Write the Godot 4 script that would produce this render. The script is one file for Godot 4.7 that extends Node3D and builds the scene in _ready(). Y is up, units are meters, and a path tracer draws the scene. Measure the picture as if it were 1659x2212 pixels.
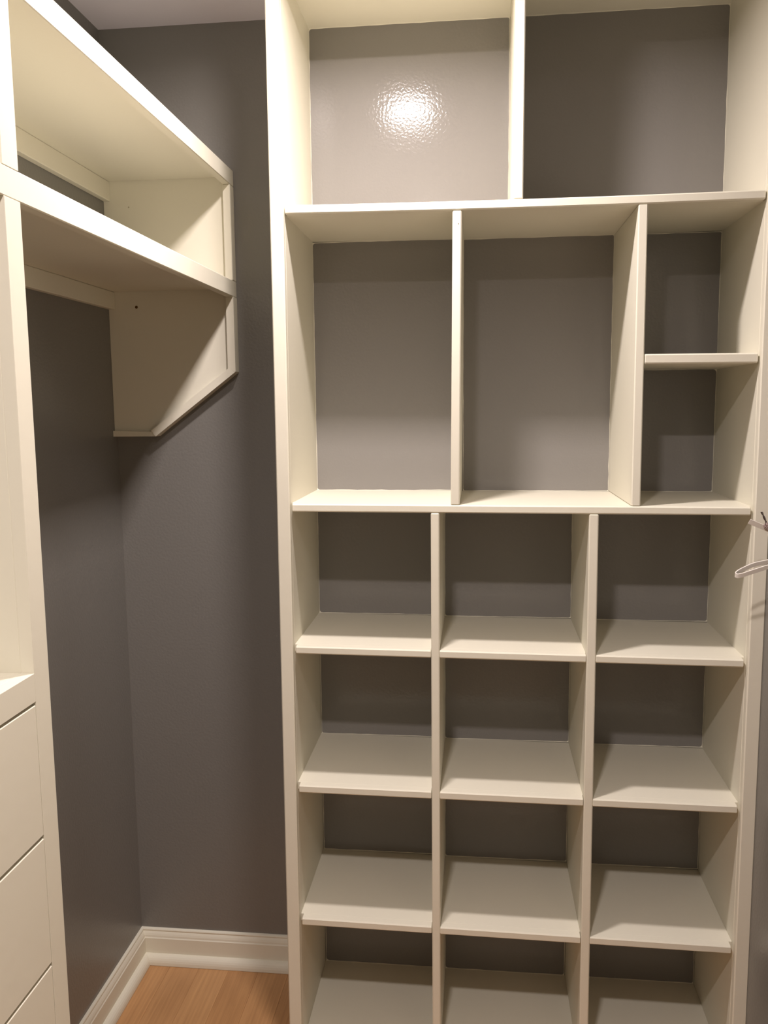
extends Node3D

# ---------- measured layout (metres; back-left floor corner is the origin, z comes towards the viewer) ----------
const ROOM_W := 1.5158
const ROOM_H := 2.44
const ROOM_D := 2.85
const B_FRONT := 0.3137      # front of shelves and dividers
const B_STILE := 0.3217      # front of the two outer stiles
const LX := 0.5195           # inner faces of the bookcase sides
const RX := 1.4857
const FX := 0.3258           # front of the left wall unit

var white: StandardMaterial3D
var grey: StandardMaterial3D
var grey_gloss: StandardMaterial3D
var grey_ceiling: StandardMaterial3D
var orange_peel: ImageTexture
var rng := RandomNumberGenerator.new()
var taken := {}

func _ready() -> void:
	rng.seed = 7
	set_camera()
	set_environment()
	make_materials()
	ceiling_light(Vector3(0.707, ROOM_H, 0.66), LAMP_ENERGY * 1.08, 0.10, 0.060, 0.007, "round recessed ceiling light nearest the cubby bookcase")
	ceiling_light(Vector3(0.710, ROOM_H, 1.94), LAMP_ENERGY * 1.19, 0.06, 0.075, 0.0235, "round recessed ceiling light farther from the bookcase, over the viewer")
	build_room()
	build_bookcase()
	build_hanging_unit()
	build_drawer_tower()
	build_wiring()

func set_camera() -> void:
	var cam := Camera3D.new()
	cam.name = "camera"
	cam.position = Vector3(0.9229, 1.5246, 2.1095)
	cam.basis = Basis.from_euler(Vector3(-0.1250, 0.1103, -0.0099), EULER_ORDER_YXZ)
	cam.fov = 62.26
	cam.near = 0.02
	cam.far = 20.0
	add_child(cam)
	cam.current = true

func set_environment() -> void:
	var e := Environment.new()
	e.background_mode = Environment.BG_COLOR
	e.background_color = Color(0, 0, 0)
	e.tonemap_mode = Environment.TONE_MAPPER_LINEAR
	e.tonemap_exposure = 1.0
	e.sdfgi_enabled = true
	e.ssao_enabled = true
	e.ssil_enabled = true
	var w := WorldEnvironment.new()
	w.name = "environment"
	w.environment = e
	add_child(w)

const LAMP_COLOR := Color(1.0, 0.948, 0.936)
const LAMP_ENERGY := 1.86

func ceiling_light(at: Vector3, energy: float, size: float, rim: float, drop: float, label: String) -> void:
	var o := thing("ceiling_light", label, "ceiling light", at, "recessed lights in the closet ceiling")
	var ring := SurfaceTool.new(); ring.begin(Mesh.PRIMITIVE_TRIANGLES)
	# unseen trim, hung below the glowing lens to block its light at high angles
	lathe(ring, [Vector2(rim + 0.001, -0.0005), Vector2(rim, -0.004), Vector2(rim, -0.0045 - drop), Vector2(rim + 0.0015, -0.0055 - drop), Vector2(rim + 0.005, -0.0045 - drop), Vector2(rim + 0.018, -0.004), Vector2(rim + 0.020, -0.001), Vector2(rim + 0.020, 0.0)], 40)
	var rm := paint(Color(0.9, 0.89, 0.87), 0.4)
	commit(ring, "trim_ring", rm, o)
	var lens := SurfaceTool.new(); lens.begin(Mesh.PRIMITIVE_TRIANGLES)
	lathe(lens, [Vector2(0.0, -0.0030), Vector2(rim * 0.5, -0.0026), Vector2(rim - 0.001, -0.0012)], 40)
	var lm := StandardMaterial3D.new()
	lm.albedo_color = Color(0.95, 0.95, 0.93)
	lm.emission_enabled = true
	lm.emission = LAMP_COLOR
	lm.emission_energy_multiplier = 2.0
	commit(lens, "lens", lm, o)
	var l := AreaLight3D.new()
	l.name = "glow"
	l.area_size = Vector2(0.105, 0.068)
	grey_gloss.metallic_specular = 0.34
	l.light_color = LAMP_COLOR
	l.light_energy = energy
	l.area_range = 6.0
	l.area_attenuation = 2.0
	l.shadow_enabled = true
	l.position = Vector3(0, -0.005, 0)
	l.rotation_degrees = Vector3(-90, 0, 0)
	o.add_child(l, true)

# ---------- materials ----------
func paint(lin: Color, rough: float) -> StandardMaterial3D:
	var m := StandardMaterial3D.new()
	m.albedo_color = lin.linear_to_srgb()
	m.roughness = rough
	return m

func bump(freq: float, strength: float, seed_: int, octaves: int) -> ImageTexture:
	var n := FastNoiseLite.new()
	n.seed = seed_
	n.noise_type = FastNoiseLite.TYPE_SIMPLEX_SMOOTH
	n.frequency = freq
	n.fractal_octaves = octaves
	var im := n.get_seamless_image(512, 512)
	im.convert(Image.FORMAT_RGBA8)
	im.bump_map_to_normal_map(strength)
	return ImageTexture.create_from_image(im)

func grey_paint(lin: Color, rough: float, relief: float) -> StandardMaterial3D:
	var m := paint(lin, rough)
	m.normal_enabled = true
	m.normal_texture = orange_peel
	m.normal_scale = relief
	m.uv1_triplanar = true
	m.uv1_world_triplanar = true
	m.uv1_scale = Vector3(4, 4, 4)
	return m

func make_materials() -> void:
	white = paint(Color(0.80, 0.77, 0.645), 0.5)
	white.metallic_specular = 0.35
	white.normal_enabled = true
	white.normal_texture = bump(0.012, 1.2, 3, 3)
	white.normal_scale = 0.25
	white.uv1_triplanar = true
	white.uv1_world_triplanar = true
	white.uv1_scale = Vector3(4, 4, 4)
	orange_peel = bump(0.055, 5.0, 11, 2)
	grey = grey_paint(Color(0.205, 0.198, 0.182), 0.34, 0.10)
	grey_gloss = grey_paint(Color(0.262, 0.250, 0.234), 0.105, 0.068)
	grey_gloss.metallic_specular = 0.34
	grey_ceiling = paint(Color(0.79, 0.755, 0.82), 0.7)

# ---------- naming ----------
func numbered(called: String) -> String:
	if not taken.has(called):
		taken[called] = 0
		return called
	taken[called] += 1
	return "%s_%03d" % [called, taken[called]]

func thing(called: String, label: String, category: String, at := Vector3.ZERO, group := "") -> Node3D:
	var o := Node3D.new()
	o.name = numbered(called)
	o.position = at
	add_child(o)
	o.set_meta("label", label)
	o.set_meta("category", category)
	if group != "":
		o.set_meta("group", group)
	return o

func commit(st: SurfaceTool, called: String, m: Material, parent: Node, smooth := false) -> MeshInstance3D:
	if not smooth:
		st.set_smooth_group(-1)
	st.generate_normals()
	var o := MeshInstance3D.new()
	o.name = called
	o.mesh = st.commit()
	o.material_override = m
	o.cast_shadow = GeometryInstance3D.SHADOW_CASTING_SETTING_ON
	parent.add_child(o, true)
	return o

func structure(st: SurfaceTool, called: String, m: Material, label: String) -> MeshInstance3D:
	var o := commit(st, called, m, self)
	o.set_meta("kind", "structure")
	o.set_meta("label", label)
	o.set_meta("category", called.get_slice("_", 0))
	return o

func new_st() -> SurfaceTool:
	var st := SurfaceTool.new()
	st.begin(Mesh.PRIMITIVE_TRIANGLES)
	return st

# ---------- shapes ----------
func tri(st: SurfaceTool, a: Vector3, b: Vector3, c: Vector3) -> void:
	st.set_smooth_group(-1)
	st.add_vertex(a); st.add_vertex(b); st.add_vertex(c)

func quad(st: SurfaceTool, a: Vector3, b: Vector3, c: Vector3, d: Vector3) -> void:
	tri(st, a, b, c)
	tri(st, a, c, d)

# a chamfered box whose eight corners come from a callable: u, v, w in 0..1 with offsets in metres
func box(st: SurfaceTool, a: Vector3, b: Vector3, r := 0.0012, bend = null) -> void:
	var lo := Vector3(minf(a.x, b.x), minf(a.y, b.y), minf(a.z, b.z))
	var hi := Vector3(maxf(a.x, b.x), maxf(a.y, b.y), maxf(a.z, b.z))
	var d := hi - lo
	r = minf(r, minf(d.x, minf(d.y, d.z)) * 0.45)
	var p := func(sx: int, sy: int, sz: int, face: int) -> Vector3:
		var c := Vector3(hi.x if sx > 0 else lo.x, hi.y if sy > 0 else lo.y, hi.z if sz > 0 else lo.z)
		var k := Vector3(sx, sy, sz) * r
		k[face] = 0.0
		var q: Vector3 = c - k
		return bend.call(q) if bend != null else q
	for f in 3:
		var u := (f + 1) % 3
		var v := (f + 2) % 3
		for s in [-1, 1]:
			var cs := []
			for t in [[-1, -1], [1, -1], [1, 1], [-1, 1]]:
				var sg := [0, 0, 0]
				sg[f] = s; sg[u] = t[0]; sg[v] = t[1]
				cs.append(p.call(sg[0], sg[1], sg[2], f))
			if s > 0:
				cs.reverse()
			quad(st, cs[0], cs[1], cs[2], cs[3])
		# the four edges that run along axis f
		for t in [[-1, -1], [1, -1], [1, 1], [-1, 1]]:
			var sa := [0, 0, 0]
			sa[f] = -1; sa[u] = t[0]; sa[v] = t[1]
			var sb := sa.duplicate()
			sb[f] = 1
			var e := [p.call(sa[0], sa[1], sa[2], u), p.call(sa[0], sa[1], sa[2], v), p.call(sb[0], sb[1], sb[2], v), p.call(sb[0], sb[1], sb[2], u)]
			if t[0] * t[1] > 0:
				e.reverse()
			quad(st, e[0], e[1], e[2], e[3])
	for sx in [-1, 1]:
		for sy in [-1, 1]:
			for sz in [-1, 1]:
				var e := [p.call(sx, sy, sz, 0), p.call(sx, sy, sz, 1), p.call(sx, sy, sz, 2)]
				if sx * sy * sz > 0:
					e.reverse()
				tri(st, e[0], e[1], e[2])

# a profile carried along stations; each station maps the flat profile into space
func sweep(st: SurfaceTool, prof: PackedVector2Array, stations: Array, caps := true) -> void:
	var n := prof.size()
	for i in stations.size() - 1:
		var ta: Transform3D = stations[i]
		var tb: Transform3D = stations[i + 1]
		for j in n:
			var k := (j + 1) % n
			quad(st, ta * Vector3(prof[j].x, prof[j].y, 0), tb * Vector3(prof[j].x, prof[j].y, 0), tb * Vector3(prof[k].x, prof[k].y, 0), ta * Vector3(prof[k].x, prof[k].y, 0))
	if caps:
		var t := Geometry2D.triangulate_polygon(prof)
		for e in 2:
			var tr: Transform3D = stations[0] if e == 0 else stations[stations.size() - 1]
			for i in range(0, t.size(), 3):
				var q := [tr * Vector3(prof[t[i]].x, prof[t[i]].y, 0), tr * Vector3(prof[t[i + 1]].x, prof[t[i + 1]].y, 0), tr * Vector3(prof[t[i + 2]].x, prof[t[i + 2]].y, 0)]
				if e == 1:
					q.reverse()
				tri(st, q[0], q[1], q[2])

func lathe(st: SurfaceTool, prof: Array, n: int) -> void:
	for i in n:
		var a := TAU * i / n
		var b := TAU * (i + 1) / n
		for j in prof.size() - 1:
			var p: Vector2 = prof[j]
			var q: Vector2 = prof[j + 1]
			quad(st, Vector3(p.x * cos(a), p.y, p.x * sin(a)), Vector3(p.x * cos(b), p.y, p.x * sin(b)), Vector3(q.x * cos(b), q.y, q.x * sin(b)), Vector3(q.x * cos(a), q.y, q.x * sin(a)))

func tube(st: SurfaceTool, pts: PackedVector3Array, r: float, sides := 10) -> void:
	var prof := PackedVector2Array()
	for i in sides:
		prof.append(Vector2(cos(TAU * i / sides), sin(TAU * i / sides)) * r)
	var stations := []
	var up := Vector3(0.3, 1, 0.1).normalized()
	for i in pts.size():
		var d := (pts[mini(i + 1, pts.size() - 1)] - pts[maxi(i - 1, 0)]).normalized()
		var x := up.cross(d).normalized()
		stations.append(Transform3D(Basis(x, d.cross(x), d), pts[i]))
	sweep(st, prof, stations)

func smooth_curve(raw: PackedVector3Array, steps: int) -> PackedVector3Array:
	var out := PackedVector3Array()
	for i in raw.size() - 1:
		var p0 := raw[maxi(i - 1, 0)]
		var p3 := raw[mini(i + 2, raw.size() - 1)]
		for s in steps:
			out.append(raw[i].cubic_interpolate(raw[i + 1], p0, p3, float(s) / steps))
	out.append(raw[raw.size() - 1])
	return out

# ---------- the room ----------
func slab(called: String, a: Vector3, b: Vector3, m: Material, label: String) -> MeshInstance3D:
	var st := new_st()
	box(st, a, b, 0.0)
	return structure(st, called, m, label)

func build_room() -> void:
	var t := 0.12
	slab("wall_back", Vector3(-t, -t, -t), Vector3(ROOM_W + t, ROOM_H + t, 0), grey, "grey painted closet wall behind the cubby bookcase")
	slab("wall_left", Vector3(-t, -t, 0), Vector3(0, ROOM_H + t, ROOM_D), grey, "grey painted wall carrying the shelf unit and drawer tower")
	slab("wall_right", Vector3(ROOM_W, -t, 0), Vector3(ROOM_W + t, ROOM_H + t, ROOM_D), grey, "grey painted wall beside the right stile of the bookcase")
	slab("wall_front", Vector3(-t, -t, ROOM_D), Vector3(ROOM_W + t, ROOM_H + t, ROOM_D + t), grey, "grey painted wall behind the viewer")
	door()
	slab("ceiling", Vector3(0, ROOM_H, 0), Vector3(ROOM_W, ROOM_H + t, ROOM_D), grey_ceiling, "grey lilac closet ceiling with recessed lights")
	var fl := slab("floor", Vector3(0, -t, 0), Vector3(ROOM_W, -0.013, ROOM_D), paint(Color(0.10, 0.06, 0.035), 0.7), "light maple plank floor")
	planks(fl)
	baseboard("baseboard_back", Transform3D(Basis(Vector3(0, 0, 1), Vector3(0, 1, 0), Vector3(1, 0, 0)), Vector3(0, 0, 0)), 0.0, 0.4905, 1.0, "white baseboard along the grey back wall left of the bookcase")
	baseboard("baseboard_left", Transform3D(Basis(Vector3(1, 0, 0), Vector3(0, 1, 0), Vector3(0, 0, 1)), Vector3(0, 0, 0)), 0.0, 1.0143, 1.0, "white baseboard along the left wall up to the drawer tower")
	baseboard("baseboard_right", Transform3D(Basis(Vector3(-1, 0, 0), Vector3(0, 1, 0), Vector3(0, 0, 1)), Vector3(ROOM_W, 0, 0)), 0.325, 0.929, 0.0, "white baseboard along the right wall")

# runs along the local z of tr; the end at 'from' is mitred into the room corner when miter is 1
func baseboard(called: String, tr: Transform3D, from: float, to: float, miter: float, label: String) -> void:
	var cap := PackedVector2Array([Vector2(0, 0), Vector2(0.0145, 0), Vector2(0.0145, 0.0690), Vector2(0.0132, 0.0704), Vector2(0.0125, 0.0716), Vector2(0.0118, 0.0760), Vector2(0.0098, 0.0806), Vector2(0.0078, 0.0838), Vector2(0.0066, 0.0856), Vector2(0.0068, 0.0874), Vector2(0.0074, 0.0892), Vector2(0.0062, 0.0917), Vector2(0.0038, 0.0930), Vector2(0, 0.0935)])
	var st := new_st()
	mitred(st, cap, tr, from, to, miter)
	var o := structure(st, called, white, label)
	var shoe := PackedVector2Array([Vector2(0.0145, 0.0008), Vector2(0.0325, 0.0008)])
	for i in 7:
		var a := PI / 2 * i / 6.0
		shoe.append(Vector2(0.0145 + 0.0175 * cos(a) + 0.0005, 0.0035 + 0.0225 * sin(a)))
	shoe.append(Vector2(0.0145, 0.0260))
	var s2 := new_st()
	mitred(s2, shoe, tr, from, to, miter)
	commit(s2, "shoe_molding", white, o)

func mitred(st: SurfaceTool, prof: PackedVector2Array, tr: Transform3D, from: float, to: float, miter: float) -> void:
	var n := prof.size()
	for j in n:
		var p := prof[j]
		var q := prof[(j + 1) % n]
		quad(st, tr * Vector3(p.x, p.y, from + p.x * miter), tr * Vector3(p.x, p.y, to), tr * Vector3(q.x, q.y, to), tr * Vector3(q.x, q.y, from + q.x * miter))

func door() -> void:  # out of view, placed so its white face bounces light onto the drawer fronts
	var x := ROOM_W
	var st := new_st()
	box(st, Vector3(x - 0.035, 0.005, 1.00), Vector3(x, 2.03, 1.80), 0.002)
	var d := structure(st, "door_1", white, "unseen white panelled door in the right wall, placed to bounce light onto the drawers")
	for r in [[1.11, 1.36, 0.22, 0.92], [1.44, 1.69, 0.22, 0.92], [1.11, 1.36, 1.06, 1.88], [1.44, 1.69, 1.06, 1.88]]:
		st = new_st()
		box(st, Vector3(x - 0.041, r[2], r[0]), Vector3(x - 0.0345, r[3], r[1]), 0.004)
		commit(st, "raised_panel", white, d)
	for c in [[0.93, 1.00, 0.0, 2.10], [1.80, 1.87, 0.0, 2.10], [1.00, 1.80, 2.032, 2.10]]:
		st = new_st()
		box(st, Vector3(x - 0.02, c[2], c[0]), Vector3(x, c[3], c[1]), 0.003)
		commit(st, "casing", white, d)

func planks(fl: Node) -> void:
	var mats := []
	var tones := [Color(0.525, 0.283, 0.122), Color(0.495, 0.262, 0.110), Color(0.545, 0.300, 0.131), Color(0.510, 0.276, 0.120)]
	var n := FastNoiseLite.new()
	n.noise_type = FastNoiseLite.TYPE_SIMPLEX_SMOOTH
	for k in 4:
		n.seed = 40 + k
		n.frequency = 0.02
		n.fractal_octaves = 4
		var im := Image.create(128, 512, false, Image.FORMAT_RGB8)
		for y in 512:
			for x in 128:
				var g := n.get_noise_2d(x * 3.2, y * 0.16) * 0.16 + n.get_noise_2d(x * 9.0 + 300.0, y * 0.5) * 0.07 + n.get_noise_2d(x * 0.4, y * 0.4 + 900.0) * 0.10
				var c: Color = tones[k]
				c = Color(c.r * (1 + g), c.g * (1 + g * 1.15), c.b * (1 + g * 1.3))
				im.set_pixel(x, y, c.linear_to_srgb())
		var m := StandardMaterial3D.new()
		m.albedo_texture = ImageTexture.create_from_image(im)
		m.roughness = 0.36
		mats.append(m)
	var w := 0.0826
	var x := 0.006
	var col := 0
	while x < ROOM_W - 0.002:
		var z := 0.004
		var first := true
		while z < ROOM_D - 0.004:
			var len := rng.randf_range(0.45, 1.15)
			if first:
				len = rng.randf_range(0.55, 1.15)
				first = false
			var z2 := minf(z + len, ROOM_D - 0.004)
			var x2 := minf(x + w, ROOM_W - 0.002)
			var st := new_st()
			var u0 := rng.randf()
			var v0 := rng.randf()
			plank(st, Vector3(x + 0.0001, -0.013, z + 0.0001), Vector3(x2 - 0.0001, 0.0, z2 - 0.0001), u0, v0)
			commit(st, "plank", mats[(col * 3 + int(z * 5.0)) % 4], fl)
			z = z2
		x += w
		col += 1

func plank(st: SurfaceTool, a: Vector3, b: Vector3, u0: float, v0: float) -> void:
	var c := 0.0004
	var ring := [[Vector3(a.x, a.y, a.z), Vector3(b.x, a.y, a.z), Vector3(b.x, a.y, b.z), Vector3(a.x, a.y, b.z)],
		[Vector3(a.x, b.y - c, a.z), Vector3(b.x, b.y - c, a.z), Vector3(b.x, b.y - c, b.z), Vector3(a.x, b.y - c, b.z)],
		[Vector3(a.x + c, b.y, a.z + c), Vector3(b.x - c, b.y, a.z + c), Vector3(b.x - c, b.y, b.z - c), Vector3(a.x + c, b.y, b.z - c)]]
	var put := func(q: Vector3) -> void:
		st.set_smooth_group(-1)
		st.set_uv(Vector2(u0 + (q.x - a.x) / 0.10, v0 + (q.z - a.z) / 0.9))
		st.add_vertex(q)
	for l in 2:
		for i in 4:
			var j := (i + 1) % 4
			for q in [ring[l][i], ring[l][j], ring[l + 1][j], ring[l][i], ring[l + 1][j], ring[l + 1][i]]:
				put.call(q)
	for q in [ring[2][0], ring[2][1], ring[2][2], ring[2][0], ring[2][2], ring[2][3]]:
		put.call(q)

# ---------- the cubby bookcase on the back wall ----------
func lean(x: float, y: float, k: float) -> float:
	return x + k * (y - 1.3)

# a vertical board with a slight lean, from y0 to y1
func upright(called: String, parent: Node, xa: float, xb: float, y0: float, y1: float, z0: float, z1: float, k: float, r := 0.0022) -> MeshInstance3D:
	var st := new_st()
	box(st, Vector3(xa, y0, z0), Vector3(xb, y1, z1), r, func(q: Vector3) -> Vector3: return Vector3(lean(q.x, q.y, k), q.y, q.z))
	return commit(st, called, white, parent)

# a shelf with its front nosing; ya is the height of its top at x = 1 and slope its fall to the right
func shelf(parent: Node, x0: float, x1: float, top: float, bottom: float, slope: float, gap0: float, gap1: float, sag := 0.0) -> MeshInstance3D:
	var bend := func(q: Vector3) -> Vector3:
		var u := (q.x - (x0 + x1) / 2) / ((x1 - x0) / 2)
		return Vector3(q.x, q.y + slope * (q.x - 1.0) - sag * (1.0 - u * u), q.z)
	var n := 12 if sag > 0.0 else 1
	var st := new_st()
	long_box(st, x0, x1, bottom, top, 0.0, B_FRONT - 0.019, 0.0006, n, bend)
	var o := commit(st, "shelf", white, parent)
	var s2 := new_st()
	long_box(s2, x0 + gap0, x1 - gap1, bottom, top, B_FRONT - 0.019, B_FRONT, 0.0026, n, bend)
	commit(s2, "nosing", white, o)
	return o

# a bar along x with chamfered long edges and, where it is joined to nothing, small end chamfers
func long_box(st: SurfaceTool, x0: float, x1: float, y0: float, y1: float, z0: float, z1: float, r: float, n: int, bend) -> void:
	var ring := func(x: float, e: float) -> Array:
		var a := y0 + e; var b := y1 - e; var c := z0; var d := z1 - e
		return [Vector3(x, a, c), Vector3(x, a, d - r), Vector3(x, a + r, d), Vector3(x, b - r, d), Vector3(x, b, d - r), Vector3(x, b, c)]
	var rows := [ring.call(x0, 0.0012)]
	for i in n + 1:
		rows.append(ring.call(lerpf(x0 + 0.0012, x1 - 0.0012, float(i) / n), 0.0))
	rows.append(ring.call(x1, 0.0012))
	for i in rows.size():
		for j in 6:
			rows[i][j] = bend.call(rows[i][j])
	for i in rows.size() - 1:
		for j in 6:
			var k := (j + 1) % 6
			quad(st, rows[i][j], rows[i][k], rows[i + 1][k], rows[i + 1][j])
	for e in 2:
		var q: Array = rows[0] if e == 0 else rows[rows.size() - 1]
		for j in range(1, 5):
			if e == 0:
				tri(st, q[0], q[j + 1], q[j])
			else:
				tri(st, q[0], q[j], q[j + 1])

# the bead of caulk and paint where a cubby meets the grey wall, with softly rounded corners
func caulk(parent: Node, x0: float, x1: float, y0: float, y1: float) -> void:
	var st := new_st()
	var outer := []
	var inner := []
	var corners := [Vector2(x0, y0), Vector2(x1, y0), Vector2(x1, y1), Vector2(x0, y1)]
	var w := 0.0011
	for c in 4:
		var here: Vector2 = corners[c]
		var prev: Vector2 = corners[(c + 3) % 4]
		var next: Vector2 = corners[(c + 1) % 4]
		var da := (prev - here).normalized()
		var db := (next - here).normalized()
		var r := rng.randf_range(0.002, 0.008)
		var mid := here + (da + db) * (w + r)
		for i in 6:
			var s := i / 5.0
			var dir := (-da).lerp(-db, 1.0 - s)
			# turn from the incoming side to the outgoing side
			dir = (-db * cos(PI / 2 * s) - da * sin(PI / 2 * s))
			inner.append(mid + dir * r)
			outer.append(here)
		var steps := maxi(3, int(here.distance_to(next) / 0.02))
		for i in range(1, steps):
			var q := here.lerp(next, float(i) / steps)
			if q.distance_to(here) < 0.014 or q.distance_to(next) < 0.014:
				continue
			outer.append(q)
			inner.append(q + da * (w + rng.randf_range(-0.0005, 0.0005)))
	var n := inner.size()
	for i in n:
		var j := (i + 1) % n
		var oa := Vector3(outer[i].x, outer[i].y, 0.0046)
		var ob := Vector3(outer[j].x, outer[j].y, 0.0046)
		var ia := Vector3(inner[i].x, inner[i].y, 0.0024)
		var ib := Vector3(inner[j].x, inner[j].y, 0.0024)
		quad(st, oa, ia, ib, ob)
	commit(st, "caulk_bead", white, parent)

func build_bookcase() -> void:
	var o := thing("bookcase", "tall white built-in cubby bookcase filling the back wall, grey wall showing through its open cubbies", "bookcase", Vector3.ZERO)
	# sides and the stiles on their fronts
	upright("side_panel", o, 0.4945, LX, 0.0, 2.44, 0.0, B_STILE - 0.019, 0.0014, 0.001)
	upright("side_panel", o, RX, ROOM_W, 0.0, 2.44, 0.0, B_STILE - 0.019, -0.0009, 0.001)
	upright("stile", o, 0.4913, 0.5197, 0.0, 2.44, B_STILE - 0.019, B_STILE, 0.0014)
	upright("stile", o, 1.4861, ROOM_W, 0.0, 2.44, B_STILE - 0.019, B_STILE, -0.0009)
	# the glossy grey back seen through the cubbies
	var bp := new_st()
	box(bp, Vector3(0.4946, 0.0, 0.0), Vector3(ROOM_W, 2.44, 0.0022), 0.0)
	var back := commit(bp, "back_panel", grey_gloss, o)
	back.set_meta("label", "glossy grey painted back behind the cubbies")
	# top board and the header that hangs just below the ceiling
	var st := new_st()
	box(st, Vector3(LX, 2.4129, 0.0), Vector3(RX, 2.44, B_STILE - 0.019), 0.0006)
	commit(st, "top_board", white, o)
	st = new_st()
	box(st, Vector3(LX + 0.001, 2.385, B_STILE - 0.019), Vector3(RX - 0.001, 2.44, B_STILE - 0.002), 0.002)
	commit(st, "header_board", white, o)
	# long shelves
	var l := LX; var r := RX
	var li := LX - 0.0022; var ri := RX + 0.0015
	shelf(o, li, ri, 1.9386, 1.9206, -0.0034, 0.005, 0.0045, 0.0030)
	shelf(o, li, ri, 1.3124, 1.2952, -0.0040, 0.006, 0.0065)
	# short shelves of the lower cubbies, one piece per column
	var d1a := 0.8243; var d1b := 0.8425; var d2a := 1.1564; var d2b := 1.1759
	for row in [[0.9923, 0.9753, -0.0085], [0.6689, 0.6512, -0.0077], [0.3452, 0.3274, -0.0098]]:
		shelf(o, li, d1a + 0.001, row[0], row[1], row[2], 0.0067, 0.0014)
		shelf(o, d1b - 0.001, d2a + 0.001, row[0], row[1], row[2], 0.0014, 0.0014)
		shelf(o, d2b - 0.001, ri, row[0], row[1], row[2], 0.0014, 0.0070)
	shelf(o, li, ri, 0.0270, 0.0, -0.0008, 0.006, 0.0065)
	shelf(o, 1.2590, ri, 1.6246, 1.6048, -0.0054, 0.0020, 0.0055)
	# dividers
	upright("divider", o, d1a, d1b, 0.0270, 1.2957, 0.0, B_FRONT + 0.0005, -0.0007)
	upright("divider", o, d2a, d2b, 0.0270, 1.2945, 0.0, B_FRONT + 0.0005, -0.0010)
	var dv := upright("divider", o, 0.8668, 0.8855, 1.3129, 1.9182, 0.0, B_FRONT - 0.0015, 0.0062)
	st = new_st()
	screw(st, Vector3(0.8823, 1.8921, B_FRONT - 0.0016), 0.0012)
	commit(st, "nail_head", paint(Color(0.55, 0.50, 0.42), 0.6), dv)
	upright("divider", o, 1.2416, 1.2602, 1.3114, 1.9178, 0.0, B_FRONT - 0.0015, -0.0018)
	upright("divider", o, 0.9907, 1.0105, 1.9358, 2.4129, 0.0, B_FRONT - 0.0015, 0.0036)
	# caulk where each cubby meets the wall
	caulk(o, lean(l, 2.17, 0.0014), lean(0.9907, 2.17, 0.0036), 1.9370, 2.4129)
	caulk(o, lean(1.0105, 2.17, 0.0036), lean(r, 2.17, -0.0009), 1.9352, 2.4129)
	caulk(o, lean(l, 1.6, 0.0014), lean(0.8668, 1.6, 0.0062), 1.3137, 1.9205)
	caulk(o, lean(0.8855, 1.6, 0.0062), lean(1.2416, 1.6, -0.0018), 1.3122, 1.9180)
	caulk(o, lean(1.2602, 1.75, -0.0018), lean(r, 1.75, -0.0009), 1.6222, 1.9175)
	caulk(o, lean(1.2602, 1.45, -0.0018), lean(r, 1.45, -0.0009), 1.3108, 1.6028)
	var tops := [1.2958, 0.9760, 0.6524, 0.3286]
	var floors := [0.9931, 0.6697, 0.3466, 0.0270]
	var sl := [-0.0085, -0.0077, -0.0098, -0.0008]
	for i in 4:
		var xs := [[l, d1a], [d1b, d2a], [d2b, r]]
		for c in 3:
			var mx: float = (xs[c][0] + xs[c][1]) / 2 - 1.0
			var tt: float = tops[i] + (-0.004 if i == 0 else sl[i - 1]) * mx
			caulk(o, xs[c][0], xs[c][1], floors[i] + sl[i] * mx, tt)

# ---------- the hanging section on the left wall ----------
func bar(called: String, parent: Node, a: Vector3, b: Vector3, r := 0.0015) -> MeshInstance3D:
	var st := new_st()
	box(st, a, b, r)
	return commit(st, called, white, parent)

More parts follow.
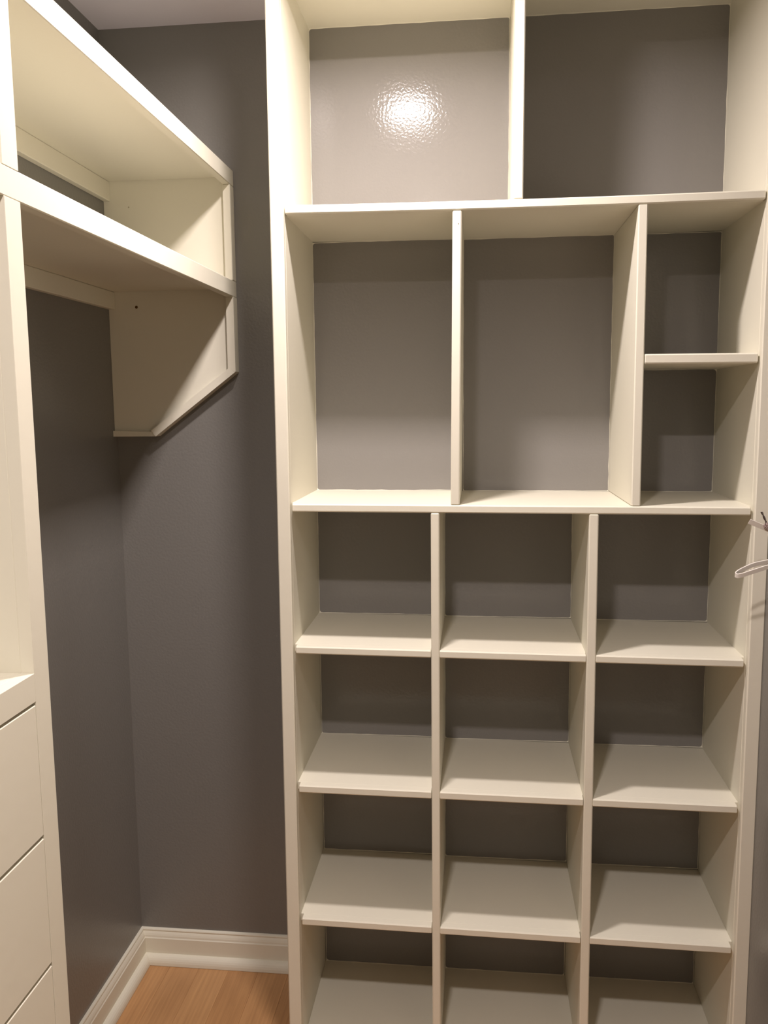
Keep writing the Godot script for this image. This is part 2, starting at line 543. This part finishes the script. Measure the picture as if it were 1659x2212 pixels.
func build_hanging_unit() -> void:
	var o := thing("wall_shelf_unit", "white two-tier shelf unit high on the left wall with angled end panel", "shelf unit")
	var f := FX - 0.019
	bar("shelf", o, Vector3(0, 2.0790, 0.019), Vector3(f, 2.0978, 1.030))
	bar("shelf", o, Vector3(0, 1.8133, 0.019), Vector3(f, 1.8323, 1.030))
	bar("face_rail", o, Vector3(f, 2.0594, 0.0), Vector3(FX, 2.0978, 1.0141))
	bar("face_rail", o, Vector3(f, 1.7933, 0.0), Vector3(FX, 1.8323, 1.6488))
	bar("cleat", o, Vector3(0, 2.0320, 0.0195), Vector3(0.0176, 2.0788, 1.030))
	bar("cleat", o, Vector3(0, 1.7704, 0.0195), Vector3(0.0176, 1.8131, 1.030))
	# end panel with its edge strips
	var st := new_st()
	var poly := PackedVector2Array([Vector2(0.0005, 1.4560), Vector2(0.1150, 1.4560), Vector2(f, 1.6110), Vector2(f, 2.0977), Vector2(0.0005, 2.0977)])
	sweep(st, poly, [Transform3D(Basis.IDENTITY, Vector3(0, 0, 0.0)), Transform3D(Basis.IDENTITY, Vector3(0, 0, 0.0190))])
	var panel := commit(st, "end_panel", white, o)
	bar("end_stile", o, Vector3(f, 1.8325, 0), Vector3(FX, 2.0592, 0.0325))
	st = new_st()
	# the lower stile is cut to the slope of the strip below it
	var k := (1.6111 - 1.4525) / (FX - 0.1134)
	sweep(st, PackedVector2Array([Vector2(f, 1.6111 - 0.019 * k + 0.022), Vector2(FX, 1.6111 + 0.0005), Vector2(FX, 1.7931), Vector2(f, 1.7931)]), [Transform3D(Basis.IDENTITY, Vector3.ZERO), Transform3D(Basis.IDENTITY, Vector3(0, 0, 0.0325))])
	commit(st, "end_stile", white, o)
	st = new_st()
	var dirv := Vector2(FX - 0.1134, 1.6111 - 1.4525).normalized()
	var nrm := Vector2(-dirv.y, dirv.x) * 0.0185
	var a := Vector2(0.1134, 1.4525)
	var b := Vector2(FX, 1.6111)
	sweep(st, PackedVector2Array([a, b, Vector2(f, b.y - 0.019 * k + 0.0222), a + nrm + dirv * -0.0007]), [Transform3D(Basis.IDENTITY, Vector3.ZERO), Transform3D(Basis.IDENTITY, Vector3(0, 0, 0.0329))])
	commit(st, "edge_strip", white, o)
	st = new_st()
	sweep(st, PackedVector2Array([Vector2(0.0003, 1.4525), a, a + nrm * 0.8, Vector2(0.0003, 1.4672)]), [Transform3D(Basis.IDENTITY, Vector3.ZERO), Transform3D(Basis.IDENTITY, Vector3(0, 0, 0.0290))])
	commit(st, "edge_strip", white, o)
	# screw left in the panel where a rod was fixed, and small filled nail heads
	var brass := StandardMaterial3D.new()
	brass.albedo_color = Color(0.42, 0.30, 0.12)
	brass.metallic = 0.8
	brass.roughness = 0.45
	st = new_st()
	screw(st, Vector3(0.0726, 1.7748, 0.019), 0.0036)
	var s := commit(st, "screw", brass, panel)
	s.set_meta("label", "small dark brass screw in the end panel")
	st = new_st()
	screw(st, Vector3(0.0644, 2.0162, 0.019), 0.0018)
	commit(st, "nail_head", paint(Color(0.42, 0.38, 0.27), 0.6), panel)

func screw(st: SurfaceTool, at: Vector3, r: float) -> void:
	var prof := [Vector2(0, 0.0016), Vector2(r * 0.6, 0.0014), Vector2(r, 0.0006), Vector2(r * 1.05, 0.0)]
	for i in 14:
		var a := TAU * i / 14
		var b := TAU * (i + 1) / 14
		for j in 3:
			var p: Vector2 = prof[j]
			var q: Vector2 = prof[j + 1]
			quad(st, at + Vector3(p.x * cos(a), p.x * sin(a), p.y), at + Vector3(p.x * cos(b), p.x * sin(b), p.y), at + Vector3(q.x * cos(b), q.x * sin(b), q.y), at + Vector3(q.x * cos(a), q.x * sin(a), q.y))

# ---------- the drawer tower at the left edge ----------
func build_drawer_tower() -> void:
	var o := thing("drawer_tower", "white built-in tower with open niche above flush drawers, left of the grey hanging bay", "cabinet")
	var f := FX - 0.019
	var z0 := 1.0143; var z1 := 1.0531; var z2 := 1.6100; var z3 := 1.6488
	bar("side_panel", o, Vector3(0, 0, 1.0305), Vector3(f, 2.44, z1), 0.0008)
	bar("side_panel", o, Vector3(0, 0, z2), Vector3(f, 2.44, 1.6300), 0.0008)
	for z in [[z0, z1], [z2, z3]]:
		bar("stile", o, Vector3(f, 0, z[0]), Vector3(FX, 1.7933, z[1]), 0.0005)
		bar("stile", o, Vector3(f, 1.8323, z[0]), Vector3(FX, 2.44, z[1]), 0.0005)
	bar("rail", o, Vector3(f, 1.1285, z1), Vector3(FX, 1.1681, z2), 0.0004)
	bar("rail", o, Vector3(f, 2.40, z1 + 0.0001), Vector3(FX, 2.44, z2 - 0.0001), 0.0010)
	bar("shelf", o, Vector3(0, 1.8133, z1), Vector3(f, 1.8322, z2), 0.0006)
	bar("shelf", o, Vector3(0, 1.1490, z1), Vector3(f, 1.1680, z2), 0.0006)
	var gaps := [1.1285, 0.9364, 0.7454, 0.5545, 0.3635, 0.1725]
	for i in 5:
		var dr := bar("drawer", o, Vector3(f, gaps[i + 1] + 0.0002, z1 + 0.0011), Vector3(FX - 0.0002, gaps[i] - 0.0047, z2 - 0.0009), 0.0009)
		bar("drawer_box", dr, Vector3(0.02, gaps[i + 1] + 0.012, z1 + 0.013), Vector3(f - 0.0005, gaps[i] - 0.03, z2 - 0.013), 0.001)
	bar("plinth", o, Vector3(f, 0.0, z1 + 0.0001), Vector3(FX, 0.1680, z2 - 0.0001), 0.0010)

# ---------- the loose cable ends sticking out of the right wall ----------
func strap(st: SurfaceTool, pts: PackedVector3Array, tall: float, thick: float, tilt := 0.0) -> void:
	var prof := PackedVector2Array()
	for c in [[-1, -1], [1, -1], [1, 1], [-1, 1]]:
		prof.append(Vector2(c[0] * (thick / 2 - 0.0003), c[1] * tall / 2))
		prof.append(Vector2(c[0] * thick / 2, c[1] * (tall / 2 - 0.0003)))
	# keep the outline in order round the section
	prof = PackedVector2Array([prof[0], prof[2], prof[3], prof[5], prof[4], prof[6], prof[7], prof[1]])
	var stations := []
	for i in pts.size():
		var d := (pts[mini(i + 1, pts.size() - 1)] - pts[maxi(i - 1, 0)]).normalized()
		var up := Vector3(0, cos(tilt), sin(tilt))
		var x := up.cross(d).normalized()
		stations.append(Transform3D(Basis(x, d.cross(x), d), pts[i]))
	sweep(st, prof, stations)

func build_wiring() -> void:
	var sheath := paint(Color(0.80, 0.76, 0.70), 0.35)
	var loop := thing("cable_loop", "white flat cable bent into a hairpin loop, poking out right of the bookcase", "cable", Vector3(ROOM_W, 1.20, 0.48))
	var st := new_st()
	var raw := PackedVector3Array([Vector3(1.5157, 1.2338, 0.4460), Vector3(1.5060, 1.2312, 0.4460), Vector3(1.4749, 1.2219, 0.4460), Vector3(1.4502, 1.2160, 0.4470), Vector3(1.4288, 1.2067, 0.4490), Vector3(1.4172, 1.2003, 0.4515), Vector3(1.4138, 1.1974, 0.4550), Vector3(1.4162, 1.1959, 0.4585), Vector3(1.4239, 1.1978, 0.4610), Vector3(1.4424, 1.2051, 0.4630), Vector3(1.4690, 1.2152, 0.4650), Vector3(1.5021, 1.2270, 0.4670), Vector3(1.5157, 1.2316, 0.4680)])
	for i in raw.size():
		raw[i] -= loop.position
	strap(st, smooth_curve(raw, 5), 0.0085, 0.0024, 0.25)
	commit(st, "sheath", sheath, loop)
	var stub := thing("cable_end", "pale flat cable end with a knot of twisted dark wire, above the hairpin cable loop", "cable", Vector3(ROOM_W, 1.27, 0.46))
	st = new_st()
	raw = PackedVector3Array([Vector3(1.4355, 1.3000, 0.452), Vector3(1.4530, 1.2925, 0.454), Vector3(1.4720, 1.2845, 0.456), Vector3(1.5156, 1.2660, 0.460)])
	for i in raw.size():
		raw[i] -= stub.position
	strap(st, smooth_curve(raw, 4), 0.0100, 0.0016, 0.3)
	commit(st, "sheath", sheath, stub)
	var dark := paint(Color(0.085, 0.060, 0.048), 0.5)
	for s in 2:
		st = new_st()
		var pts := PackedVector3Array()
		for i in 15:
			var t := i / 14.0
			var c := Vector3(1.4560, 1.3185, 0.4560).lerp(Vector3(1.4660, 1.2955, 0.4590), t)
			pts.append(c - stub.position + Vector3(cos(t * 7.0 + PI * s), 0.25 * sin(t * 7.0 + PI * s), sin(t * 7.0 + PI * s)) * 0.0011)
		tube(st, pts, 0.0011, 8)
		var w := commit(st, "wire", dark, stub)
		w.set_meta("label", "twisted dark wire")
	# the wrapped knot: a wire wound round and round
	var kn := paint(Color(0.36, 0.27, 0.25), 0.4)
	st = new_st()
	var coil := PackedVector3Array()
	for i in 91:
		var t := i / 90.0
		var a := t * TAU * 6.0
		var ax := Vector3(0.78, -0.52, 0.10).normalized()
		var p := ax.cross(Vector3(0, 0, 1)).normalized()
		var q := ax.cross(p)
		var r := 0.0062 * sqrt(maxf(0.08, 1.0 - pow(2.0 * t - 1.0, 2.0) * 0.85))
		coil.append(Vector3(1.4690, 1.2905, 0.4600) - stub.position + ax * (t - 0.5) * 0.0170 + (p * cos(a) + q * sin(a)) * r)
	tube(st, coil, 0.0016, 7)
	var kk := commit(st, "wire_knot", kn, stub)
	kk.set_meta("label", "brownish knot of wound wire")
